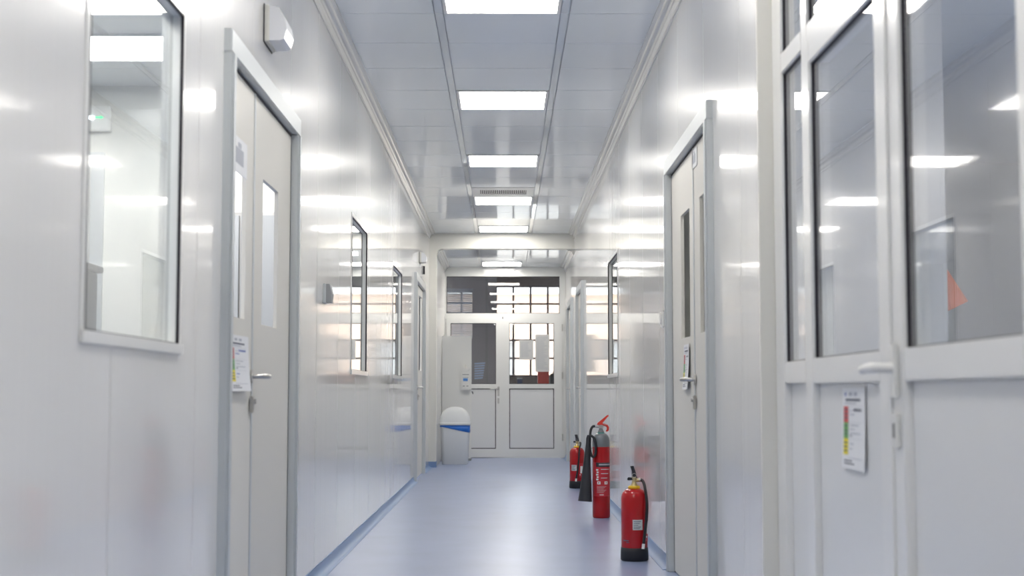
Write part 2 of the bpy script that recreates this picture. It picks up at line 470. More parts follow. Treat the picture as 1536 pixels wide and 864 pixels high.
def side_door(s, x, y0, y1, top, seam, hdir, panes, lab, hinge=0):
    """s: +1 left wall (corridor on +x), -1 right wall"""
    global dn
    t = empty('door_%d' % dn, (x, (y0 + y1) / 2, 0)); dn += 1
    structure(t, lab, 'door')
    inv = Matrix.Translation(-Vector(t.location))
    f = .085
    fr = MB()
    for a, b in ((y0, y0 + f), (y1 - f, y1)):
        fr.box(x - s * .05, x + s * .028, a, b, 0, top - f, bev=.004)
        c = (a + b) / 2
        fr.box(x + s * .027, x + s * .034, c - .022, c + .022, 0, top - f, bev=.002)
    fr.box(x - s * .05, x + s * .028, y0, y1, top - f + .0005, top, bev=.004)
    fr.build('door_frame', ALU, t, inv)
    gk = MB().plate('x', x - s * .045, x - s * .004, y0 + f, y1 - f, 0.0, top - f, [(y0 + f + .012, y1 - f - .012, -1, top - f - .012)])
    gk.build('gasket', GASKET, t, inv)
    lf = x - s * .004
    ya, yb = y0 + f + .013, y1 - f - .013
    zt = top - f - .013
    for (a, b, pane) in ((ya, seam - .003, panes[0]), (seam + .003, yb, panes[1])):
        hs = [pane] if pane else []
        l = MB().plate('x', lf - s * .016, lf, a, b, .008, zt, hs).build('door_leaf', DOORM, t, inv)
        if pane:
            p0, p1, q0, q1 = pane
            MB().plate('x', lf - s * .010, lf + s * .002, p0 - .002, p1 + .002, q0 - .002, q1 + .002, [(p0 + .006, p1 - .006, q0 + .006, q1 - .006)]).build('glazing_bead', MIDG, l)
            MB().box(lf - s * .010, lf - s * .005, p0 + .006, p1 - .006, q0 + .006, q1 - .006).build('pane', GLASS, l)
    # astragal strip over the joint
    MB().box(lf, lf + s * .004, seam - .012, seam + .012, .01, zt).build('seam_strip', ALU, t, inv)
    lever(lf + s * .004, s, seam - hdir * .035, 1.005, hdir, t, inv)
    return t
d1 = side_door(1, XL, 4.833, 6.502, 2.2, 5.47, 1, ((5.0, 5.31, 1.215, 1.80), (5.68, 6.06, 1.215, 1.80)),
          'wide double door with two narrow panes in the left wall, nearest the viewer')
d2 = side_door(-1, XR, 6.03, 7.671, 2.2, 6.70, 1, ((6.25, 6.50, 1.215, 1.84), (6.86, 7.20, 1.215, 1.84)),
          'wide double door with two narrow panes in the right wall before the extinguishers')
d3 = side_door(1, XL, 15.19, 16.909, 2.24, 15.85, 1, (None, (16.1, 16.6, 1.2, 2.05)),
          'farthest door in the left wall, beside the white pier')
d4 = side_door(-1, XR, 16.05, 17.35, 2.22, 16.5, 1, (None, (16.75, 17.1, 1.2, 1.95)),
          'first of the two far doors in the right wall, behind the extinguishers')
d5 = side_door(-1, XR, 18.6, 19.9, 2.2, 19.05, 1, (None, (19.3, 19.65, 1.2, 1.95)),
          'last door in the right wall, beside the glazed end doors')

# ------------------------------------------------------------------ glazed partition on the right
def partition():
    t = empty('door_6', (XPT, 3.9, 0))
    structure(t, 'white glazed partition with sidelight, transoms and double glass doors at the right', 'door')
    inv = Matrix.Translation(-Vector(t.location))
    x = XPT; yE = YP - .016; yN = 1.35
    ym0, ym1 = 4.385, 4.47           # mullion between sidelight and door
    fr = MB()
    fr.box(x, x + .07, 4.80, yE, 0, 2.82, bev=.004)          # far jamb
    fr.box(x, x + .07, ym0, ym1, 0, 2.82, bev=.004)          # mullion
    fr.box(x, x + .07, yN, yN + .08, 0, 2.82, bev=.004)
    fr.box(x, x + .07, yN + .08, ym0, 2.03, 2.095, bev=.004) # transom over the doors
    fr.box(x, x + .07, ym1, 4.80, 2.03, 2.10, bev=.004)
    fr.box(x, x + .07, yN + .08, ym0, 2.73, 2.82, bev=.004)
    fr.box(x, x + .07, ym1, 4.80, 2.73, 2.82, bev=.004)
    fr.box(x, x + .07, ym1, 4.80, .972, 1.045, bev=.004)
    fr.box(x, x + .07, ym1, 4.80, 0, .11, bev=.004)
    fr.box(x, x + .07, 3.38, 3.44, 2.095, 2.73, bev=.004)
    fr.build('partition_frame', PVC, t, inv)
    def glazed(a, b, c, d, parent=t, xx=x):
        MB().plate('x', xx + .009, xx + .03, a, b, c, d, [(a + .003, b - .003, c + .003, d - .003)]).build('gasket', GASKET, parent, inv if parent is t else None)
        MB().box(xx + .014, xx + .020, a + .002, b - .002, c + .002, d - .002).build('pane', GLASSP, parent, inv if parent is t else None)
    glazed(ym1, 4.80, 1.045, 2.03)
    glazed(ym1, 4.80, 2.10, 2.73)
    glazed(3.44, ym0, 2.095, 2.73)
    glazed(yN + .08, 3.38, 2.095, 2.73)
    MB().box(x + .022, x + .045, ym1, 4.80, .11, .972, bev=.003).build('lower_panel', PVCP, t, inv)
    for nm, a, b, in (('far', 3.413, 4.383), ('near', 2.43, 3.407)):
        xx = x - .018
        st = .105
        l = MB()
        l.box(xx, xx + .065, a, a + st, .01, 2.025, bev=.004)
        l.box(xx, xx + .065, b - st, b, .01, 2.025, bev=.004)
        l.box(xx, xx + .065, a + st, b - st, 1.945, 2.025, bev=.004)
        l.box(xx, xx + .065, a + st, b - st, .968, 1.045, bev=.004)
        l.box(xx, xx + .065, a + st, b - st, .01, .12, bev=.004)
        lo = l.build('door_leaf', PVC, t, inv)
        ly = MB().box(xx + .020, xx + .04, a + st, b - st, .12, .968, bev=.003).build('lower_panel', PVCP, lo, inv)
        c, d = 1.045, 1.945
        MB().plate('x', xx + .009, xx + .03, a + st, b - st, c, d, [(a + st + .003, b - st - .003, c + .003, d - .003)]).build('gasket', GASKET, lo, inv)
        MB().box(xx + .014, xx + .020, a + st + .002, b - st - .002, c + .002, d - .002).build('pane', GLASSP, lo, inv)
    MB().box(x - .024, x - .017, 3.395, 3.425, .01, 2.02, bev=.002).build('astragal', PVC, t, inv)
    # third bay next to the viewer
    MB().box(x, x + .07, 2.33, 2.425, 0, 2.03, bev=.004).build('post', PVC, t, inv)
    MB().box(x + .022, x + .045, yN + .08, 2.33, 0, .972, bev=.003).build('lower_panel', PVCP, t, inv)
    MB().box(x, x + .07, yN + .08, 2.33, .972, 1.045, bev=.003).build('rail', PVC, t, inv)
    glazed(yN + .08, 2.33, 1.045, 2.03)
    # handle
    hx = x - .018
    h = MB()
    h.box(hx - .014, hx, 3.335, 3.372, .925, 1.06, bev=.006)
    h.tube([(hx - .01, 3.354, 1.0), (hx - .050, 3.354, 1.0), (hx - .060, 3.366, 1.0), (hx - .062, 3.40, .999), (hx - .058, 3.455, .996)], [.013, .013, .0135, .012, .010], 12)
    ho = h.build('handle', WHITE, t, inv)
    e = MB().box(hx - .012, hx, 3.335, 3.372, .81, .895, bev=.005).build('keyhole_plate', WHITE, t, inv)
    MB().box(hx - .0135, hx - .011, 3.348, 3.359, .835, .87, bev=.001).build('keyhole', DARKIN, e, inv)
partition()

# ------------------------------------------------------------------ schedules (paper sheets)
def schedule(name, s, x, y0, y1, z0, z1, lab, tilt=0.0, curl=0.0, blue=False):
    """coloured table on paper; s=+1 faces +x (left wall), -1 faces -x. Reading left edge: y0 for s=+1, y1 for s=-1"""
    t = empty(name, (x, (y0 + y1) / 2, z0))
    W, H_ = (y1 - y0), (z1 - z0)
    def P(u, v, lift):     # u 0..1 from reading left to right, v 0..1 from bottom to top
        yy = (-W / 2 + u * W) * (1 if s > 0 else -1)
        zz = v * H_ + tilt * u * H_
        xx = s * (lift + curl * (1 - v) ** 2 * .02 + (0.012 * curl * u * u))
        return (xx, yy, zz)
    def quad(mb, u0, v0, u1, v1, lift, n=8):
        for i in range(n):
            a, b = v0 + (v1 - v0) * i / n, v0 + (v1 - v0) * (i + 1) / n
            mb.add([P(u0, a, lift), P(u1, a, lift), P(u1, b, lift), P(u0, b, lift)], [(0, 1, 2, 3)])
    pg = MB(); pg_n = 10
    for i in range(pg_n):
        a, b = i / pg_n, (i + 1) / pg_n
        for j in range(4):
            u0, u1 = j / 4, (j + 1) / 4
            q = [P(u0, a, .0012), P(u1, a, .0012), P(u1, b, .0012), P(u0, b, .0012)]
            r = [P(u0, a, .0006), P(u1, a, .0006), P(u1, b, .0006), P(u0, b, .0006)]
            pg.add(q + r, [(0, 1, 2, 3), (7, 6, 5, 4), (0, 4, 5, 1), (3, 2, 6, 7), (0, 3, 7, 4), (1, 5, 6, 2)])
    pg.build('sheet', PAPER, t)
    rd, gr, ye = MB(), MB(), MB()
    quad(rd, .06, .57, .27, .77, .0018); quad(gr, .06, .37, .27, .57, .0018); quad(ye, .06, .17, .27, .37, .0018)
    rd.build('red_block', PRED, t); gr.build('green_block', PGREEN, t); ye.build('yellow_block', PYEL, t)
    ink, lt, bl = MB(), MB(), MB()
    quad(ink, .15, .835, .80, .865, .0018, 2)
    quad(lt, .10, .80, .62, .815, .0018, 1)
    for u in (.12, .30, .52): quad(bl if u < .2 else lt, u, .90, u + (.05 if u < .2 else .14), .945, .0018, 2)
    for k, (u, v, wd) in enumerate([(.50, .71, .36), (.34, .71, .1), (.34, .66, .2), (.34, .53, .38), (.34, .48, .22), (.34, .43, .46), (.34, .40, .1), (.34, .30, .18), (.34, .24, .12)]):
        uu = u
        while uu < u + wd:
            l = random.uniform(.025, .06)
            quad(bl if (blue and k in (0, 7, 2)) else (ink if k in (0, 6) else lt), uu, v, min(uu + l, u + wd), v + (.035 if k == 0 else .018), .0018, 1); uu += l + .015
    quad(lt, .27, .13, .88, .138, .0018, 1); quad(lt, .30, .57, .88, .573, .0018, 1); quad(lt, .30, .37, .88, .373, .0018, 1); quad(lt, .27, .77, .88, .774, .0018, 1)
    quad(ink, .10, .09, .45, .105, .0018, 1); quad(ink, .10, .055, .55, .07, .0018, 1)
    for z in (.62, .67, .72, .42, .46, .52, .21, .26, .31): quad(ink, .09, z, .24, z + .016, .0022, 1)
    ink.build('dark_print', INK, t)['kind'] = 'stuff'; lt.build('light_print', INKL, t)['kind'] = 'stuff'
    bl.build('blue_print', INKB, t)['kind'] = 'stuff'
    tag(t, lab, 'paper sheet')
    return t
schedule('paper_sheet', -1, XPT - .018 + .0195, 3.725, 3.985, .735, .955, 'paper schedule with red, green and yellow column on the white glazed door at right', curl=.25)
schedule('paper_sheet', 1, XL - .004 + .001, 5.0, 5.34, .948, 1.15, 'paper schedule with coloured column and blue writing taped to the left double door', curl=.7, blue=True)
schedule('paper_sheet', -1, XR + .004 - .001, 6.86, 7.10, .96, 1.18, 'paper schedule taped below the pane of the right double door', curl=.5)
# small notices above the panes
def notice(s, x, y0, y1, z0, z1, lab, icon=True):
    t = empty('notice_sign', (x, (y0 + y1) / 2, z0)); W = y1 - y0; H_ = z1 - z0
    MB().box(0, s * .003, -W / 2, W / 2, 0, H_, bev=.0008).build('plate', PAPER, t)
    if icon:
        m = MB().box(s * .003, s * .0036, -W * .25, W * .25, H_ * .25, H_ * .7)
        m.box(s * .003, s * .0036, -W * .1, W * .1, H_ * .72, H_ * .86)
        m.build('pictogram', INKL, t)
    tag(t, lab, 'notice')
notice(1, XL - .004 + .001, 5.0, 5.30, 1.74, 1.87, 'small white notice stuck over the top of the left door pane')
notice(-1, XR + .004 - .001, 6.55, 6.72, 2.0, 2.09, 'small white notice stuck high on the right double door')

# ------------------------------------------------------------------ wall devices
def emergency_light(loc, lab, dims=(.20, .15, .07)):
    L, H_, D = dims
    t = empty('emergency_light', loc)
    MB().box(0, .022, -L / 2, L / 2, 0, H_, bev=.004).build('base', CREAM, t)
    pts = [(0.0, .004), (.0, H_ - .004), (D * .55, H_ - .012), (D * .9, H_ * .62), (D, H_ * .35), (D * .85, H_ * .08), (D * .6, .004)]
    MB().extrude([(p[0] + .022, p[1]) for p in pts], 'y', -L / 2 + .006, L / 2 - .006).build('lens', LENS, t)
    MB().box(-.0, .004, -L / 2 - .004, L / 2 + .004, -.004, H_ + .002).build('gasket', BLACK, t)
    tag(t, lab, 'emergency light', 'emergency lights over the left doors')
emergency_light((XL, 5.72, 2.35), 'white wall emergency light above the near left double door')
emergency_light((XL, 16.15, 2.42), 'small white wall emergency light above the far left door', (.2, .12, .06))
t = empty('wall_sensor', (XL, 16.85, 2.40))
MB().box(0, .02, -.012, .012, -.05, .05, bev=.002).build('housing', BLACKP, t); tag(t, 'small dark sensor stick above the far left door, right of its lamp', 'sensor')
t = empty('card_reader', (XL, 7.6, 1.42))
MB().box(0, .016, -.045, .045, 0, .105, bev=.003).build('back_plate', ALU, t)
MB().extrude([(.016, .003), (.016, .102), (.035, .102), (.048, .05), (.044, .003)], 'y', -.04, .04).build('housing', MIDG, t)
tag(t, 'grey wedge shaped card reader on the left wall after the double door', 'card reader')
t = empty('wall_switch', (XR, 7.98, 1.31))
MB().box(-.014, 0, -.04, .04, 0, .09, bev=.004).build('plate', WHITE, t)
MB().box(-.022, -.013, -.022, .022, .015, .075, bev=.003).build('rocker', PVC, t)
tag(t, 'white rocker switch on the right wall beside the double door', 'switch')
t = empty('exit_light', (0.02, YE + .01, 2.725))
MB().box(-.13, .13, -.06, 0, 0.01, .05, bev=.006).build('housing', WHITE, t)
MB().box(-.115, .115, -.055, -.01, -.008, .0095, bev=.004).build('lens', mat('dim_lens', (.85, .87, .9), .3, emit=((.9, .95, 1.0), 1.6)), t)
tag(t, 'slim white emergency light centred above the glazed end doors', 'emergency light')

# ------------------------------------------------------------------ end wall: glazed double door with transom
def end_doors():
    t = empty('door_7', (0, YE, 0))
    structure(t, 'white aluminium double door with glass, lower panels and transom at the corridor end', 'door')
    inv = Matrix.Translation(-Vector(t.location))
    y = YE
    fr = MB()
    fr.box(-.93, -.856, y, y + .07, 0, 2.72, bev=.004)
    fr.box(.805, .893, y, y + .07, 0, 2.72, bev=.004)
    fr.box(-.856, .805, y, y + .07, 2.655, 2.72, bev=.004)
    fr.box(-.856, .805, y, y + .07, 2.035, 2.112, bev=.004)
    fr.build('door_frame', WHITE, t, inv)
    def glz(x0, x1, z0, z1, parent, yy):
        MB().plate('y', yy + .012, yy + .05, x0, x1, z0, z1, [(x0 + .007, x1 - .007, z0 + .007, z1 - .007)]).build('gasket', GASKET, parent, inv)
        MB().box(x0 + .004, x1 - .004, yy + .028, yy + .034, z0 + .004, z1 - .004).build('pane', GLASSE, parent, inv)
    glz(-.856, .805, 2.112, 2.655, t, y)
    for x0, x1, g0, g1 in ((-.855, -.032, -.793, -.127), (-.028, .842, .068, .722)):
        yy = y - .014
        l = MB()
        l.box(x0, g0, yy, yy + .06, .012, 2.04, bev=.003).box(g1, x1, yy, yy + .06, .012, 2.04, bev=.003)
        l.box(g0, g1, yy, yy + .06, 1.965, 2.04, bev=.003).box(g0, g1, yy, yy + .06, 1.01, 1.076, bev=.003).box(g0, g1, yy, yy + .06, .012, .135, bev=.003)
        lo = l.build('door_leaf', WHITE, t, inv)
        glz(g0, g1, 1.076, 1.965, lo, yy)
        MB().plate('y', yy + .010, yy + .03, g0, g1, .135, 1.01, [(g0 + .010, g1 - .010, .145, 1.0)]).build('gasket', GASKET, lo, inv)
        MB().box(g0 + .012, g1 - .012, yy + .012, yy + .03, .147, .998, bev=.003).build('lower_panel', PVCP, lo, inv)
    MB().box(-.036, -.024, y - .020, y - .013, .012, 2.04, bev=.002).build('astragal', WHITE, t, inv)
    MB().box(-.035, -.022, y - .026, y - .014, 2.03, 2.06, bev=.002).build('latch', BLACK, t, inv)
    h = MB().box(-.105, -.075, y - .024, y - .014, .90, 1.04, bev=.004)
    h.tube([(-.09, y - .02, 1.005), (-.09, y - .06, 1.005), (-.10, y - .068, 1.005), (-.21, y - .066, 1.005)], .009, 10)
    h.build('handle', STEEL, t, inv)
    k = MB().box(-.104, -.078, y - .024, y - .014, .79, .87, bev=.003); k.tube([(-.091, y - .02, .84), (-.091, y - .034, .84)], .010, 12); k.build('lock_cylinder', STEEL, t, inv)
    for z in (.25, 1.15, 1.85):
        hg = MB(); hg.tube([(.846, y - .022, z), (.846, y - .022, z + .10)], .009, 10); hg.build('hinge', STEEL, t, inv)
end_doors()
we = MB().plate('y', YE + .008, YE + .075, -1.02, .97, 0, ZC, [(-.90, .86, -1, 2.69)]).build('wall_end', WHITE)
structure(we, 'narrow white end wall around the glazed doors', 'wall')
for x0, x1, z0, z1, lab in ((.215, .42, 1.43, 1.72, 'grey backlit notice page taped to the right end door glass, left of the tall one'),
                            (.45, .655, 1.255, 1.80, 'tall backlit notice page taped to the right end door glass')):
    m = bpy.data.materials.get('thin_paper')
    if not m:
        m = mat('thin_paper', (.78, .78, .77), .8)
        nt = m.node_tree; b = nt.nodes['Principled BSDF']; o_ = nt.nodes['Material Output']
        tl = nt.nodes.new('ShaderNodeBsdfTranslucent'); tl.inputs[0].default_value = (.6, .6, .6, 1)
        mx = nt.nodes.new('ShaderNodeMixShader'); mx.inputs[0].default_value = .25
        nt.links.new(b.outputs[0], mx.inputs[1]); nt.links.new(tl.outputs[0], mx.inputs[2]); nt.links.new(mx.outputs[0], o_.inputs[0])
    t = empty('paper_notice', ((x0 + x1) / 2, YE + .0115, z0))
    W = (x1 - x0) / 2; H_ = z1 - z0
    MB().box(-W, W, 0, .002, 0, H_).build('page', m, t)
    ln = MB(); zz = H_ - .04
    while zz > .04:
        ln.box(-W * .8, W * random.uniform(.2, .8), -.0006, -.0001, zz, zz + .004); zz -= .016
    ln.build('print', INKL, t)['kind'] = 'stuff'
    tag(t, lab, 'paper notice')

# ------------------------------------------------------------------ cabinet, dispenser, bin
cb = empty('tall_cabinet', (-.665, 20.1, 0))
MB().box(-.205, .175, -.11, .2, 0.03, 1.735, bev=.006).build('body', WHITE, cb)
MB().box(-.212, .20, -.132, -.112, .04, 1.745, bev=.004).build('door_leaf', WHITE, cb)
MB().box(-.195, .195, -.10, .2, 0, .03).build('plinth', MIDG, cb)
lt_ = MB(); lt_.box(.175, .19, -.085, -.055, .92, 1.0, bev=.003); lt_.tube([(.18, -.07, .96), (.215, -.075, .96), (.218, -.08, .93)], .008, 8)
lt_.build('handle', BLACKP, cb)
tag(cb, 'tall plain white cabinet in the left corner before the end doors', 'cabinet')
dp = empty('hand_dispenser', (-.545, 19.9685, .98))
MB().box(-.065, .065, -.075, 0, 0.0, .27, bev=.01).build('housing', WHITE, dp)
MB().extrude([(-.06, .27), (.03, .27), (.06, .30), (.055, .31), (-.05, .31)], 'y', -.09, -.002).build('arm_lever', WHITE, dp)
MB().tube([(0, -.045, .31), (0, -.045, .36)], [.018, .012], 12).build('bottle_neck', CREAM, dp)
MB().box(-.035, .03, -.077, -.0752, .13, .17).build('blue_label', mat('label_blue', (.10, .30, .70), .5), dp)
MB().box(-.045, .045, -.077, -.0752, .215, .228).box(-.04, .04, -.077, -.0752, .18, .186).box(-.04, -.01, -.077, -.0752, .055, .068).box(.01, .04, -.077, -.0752, .055, .068).build('print', MIDG, dp)['kind'] = 'stuff'
tag(dp, 'white wall dispenser with blue label fixed to the tall cabinet', 'dispenser')

def swing_bin():
    t = empty('waste_bin', (-.66, 19.08, 0))
    def rr(w, d, r, n=6):
        pts = []
        for cx, cy, a0 in ((w - r, d - r, 0), (-w + r, d - r, 90), (-w + r, -d + r, 180), (w - r, -d + r, 270)):
            for i in range(n + 1):
                a = R(a0 + 90 * i / n); pts.append((cx + r * math.cos(a), cy + r * math.sin(a)))
        return pts
    def loft(mb, levels):
        vs = []; n = None
        for (w, d, r, z) in levels:
            p = rr(w, d, r); n = len(p); vs += [(a, b, z) for a, b in p]
        fs = []
        for i in range(len(levels) - 1):
            for k in range(n):
                k2 = (k + 1) % n
                fs.append((i * n + k, i * n + k2, (i + 1) * n + k2, (i + 1) * n + k))
        mb.add(vs, fs, 0, True); mb.add(vs[:n], [list(range(n))[::-1]]); mb.add(vs[-n:], [list(range(n))])
    b = MB(); loft(b, [(.165, .125, .05, 0), (.172, .132, .05, .012), (.196, .152, .05, .52)]); b.build('body', BIN, t)
    # blue liner folded over the rim, lower towards the right
    g = MB(); pts = rr(.1975, .1535, .05); n = len(pts); vs = []
    for x, y in pts:
        k = (x + .2) / .4
        vs.append((x * 1.012, y * 1.012, .518)); 
    for x, y in pts:
        k = (x + .2) / .4
        vs.append((x * 1.012, y * 1.012, .495 - .075 * max(0, min(1, (k - .1) * 1.15))))
    for x, y in pts: vs.append((x * .99, y * .99, .518))
    for x, y in pts:
        k = (x + .2) / .4
        vs.append((x * .975, y * .975, .495 - .075 * max(0, min(1, (k - .1) * 1.15))))
    fs = []
    for k in range(n):
        k2 = (k + 1) % n
        fs += [(k, k2, n + k2, n + k), (2 * n + k, 3 * n + k, 3 * n + k2, 2 * n + k2), (k, 2 * n + k, 2 * n + k2, k2), (n + k, n + k2, 3 * n + k2, 3 * n + k)]
    g.add(vs, fs, 0, True); g.build('bin_liner', BLUE, t)
    rmb = MB(); loft(rmb, [(.208, .164, .055, .518), (.212, .168, .055, .524), (.212, .168, .055, .548), (.206, .162, .055, .556)]); rmb.build('rim', BIN, t)
    # dome lid
    lv = []
    for i in range(9):
        a = R(90 * i / 8); k = math.cos(a) ** .8 if i < 8 else .08
        lv.append((max(.205 * k, .02), max(.16 * k, .018), max(min(.055, .15 * k), .01), .556 + .205 * math.sin(a)))
    d = MB(); loft(d, lv); lid = d.build('lid', BIN, t)
    f = MB().box(.0, .15, -.152, -.12, .60, .612, bev=.003); f.build('flap_edge', MIDG, lid)
    tag(t, 'white domed swing lid waste bin with a blue liner showing under the rim', 'waste bin')
swing_bin()

# ------------------------------------------------------------------ fire extinguishers
def powder_ext(name, loc, rz, lab, r=.076, right_label=False):
    t = empty(name, loc, R(rz))
    H0 = .415
    MB().lathe([(r * .98, 0), (r * 1.06, .006), (r * 1.05, .05), (r * 1.03, .072), (r * 1.0, .074), (r * .9, .074)], 40).build('base_ring', BLACK, t)
    prof = [(r * .9, .012), (r, .03), (r, .345)]
    for i in range(1, 9):
        a = R(90 * i / 8); prof.append((r * .32 + r * .68 * math.cos(a), .345 + .058 * math.sin(a)))
    MB().lathe(prof, 40).build('cylinder', RED, t)
    MB().lathe([(.026, .398), (.034, .404), (.034, .413), (.027, .418)], 24).build('collar', YELLOW, t)
    nk = MB().lathe([(.020, .415), (.020, .424), (.0125, .43), (.0125, .452), (.015, .455), (.015, .468)], 16)
    nk.tube([(0, 0, .448), (.030, 0, .450)], .010, 10)
    nk.build('valve', BRASS, t)
    h = MB()
    h.extrude([(.018, .462), (.012, .485), (-.003, .53), (-.022, .528), (-.012, .50), (-.010, .468)], 'y', -.011, .011)
    h.build('squeeze_handle', BLACKP, t)
    h2 = MB().extrude([(.012, .462), (-.034, .466), (-.040, .456), (-.036, .448), (.012, .452)], 'y', -.010, .010); h2.build('carry_handle', BLACKP, t)
    pr = MB(); pr.tube([(.0 + .012 * math.cos(R(a)), -.014, .476 + .012 * math.sin(R(a))) for a in range(0, 361, 30)], .0012, 6); pr.build('pull_pin', STEEL, t)
    # hose from valve, down the side towards the front, clipped to the base
    ho = [(.030, 0, .450), (.045, -.004, .448), (.054, -.02, .43), (.060, -.045, .39), (.066, -.062, .33), (.064, -.066, .26), (.055, -.071, .18), (.044, -.080, .10)]
    ho2 = []
    P_ = [Vector(p) for p in ho]
    for i in range(len(P_) - 1):
        p0, p1, p2, p3 = P_[max(i - 1, 0)], P_[i], P_[i + 1], P_[min(i + 2, len(P_) - 1)]
        for k in range(5):
            q = k / 5
            ho2.append(.5 * ((2 * p1) + (p2 - p0) * q + (2 * p0 - 5 * p1 + 4 * p2 - p3) * q * q + (3 * p1 - p0 - 3 * p2 + p3) * q ** 3))
    ho2.append(P_[-1])
    MB().tube(ho2, .0085, 10).build('hose', BLACK, t)
    MB().tube([(.044, -.080, .10), (.041, -.082, .072)], .009, 10).build('hose_tip', LABELW, t)
    MB().tube([(.026, 0, .450), (.036, 0, .451)], .013, 12).build('hose_nut', STEEL, t)
    def curved(a0, a1, z0, z1, m, nm, rr):
        q = MB(); n = 8; vs = []
        for i in range(n + 1):
            a = R(a0 + (a1 - a0) * i / n)
            for rad in (rr, rr - .0008):
                vs += [(rad * math.cos(a), rad * math.sin(a), z0), (rad * math.cos(a), rad * math.sin(a), z1)]
        for i in range(n):
            b = i * 4; c = b + 4
            q.add([vs[b], vs[c], vs[c + 1], vs[b + 1]], [(0, 1, 2, 3)])
        return q.build(nm, m, t)
    lb = curved(-102, -58, .175, .232, PAPERG, 'label', r + .0012)
    for k, z in enumerate((.222, .212, .202, .192, .184)):
        q = curved(-98, -66 - 6 * (k % 3), z - .0018, z + .0018, INK, 'label_print', r + .0018)
    curved(-150, -120, .112, .118, INK, 'stamp', r + .0012)
    curved(-132, -118, .103, .107, INK, 'stamp', r + .0012)
    curved(-40, -5, .11, .25, LABELRED, 'side_label', r + .0012)
    curved(-36, -28, .13, .14, LABELW, 'side_print', r + .0018)
    curved(-30, -8, .15, .22, LABELW, 'side_print', r + .0018)
    tag(t, lab, 'fire extinguisher')
    return t
powder_ext('fire_extinguisher', (.734, 8.12, 0), 0, 'red powder fire extinguisher with black hose, nearest the viewer', .0745)
powder_ext('fire_extinguisher', (.722, 14.25, 0), -38, 'small red powder fire extinguisher farthest away, behind the black horn', .0745)

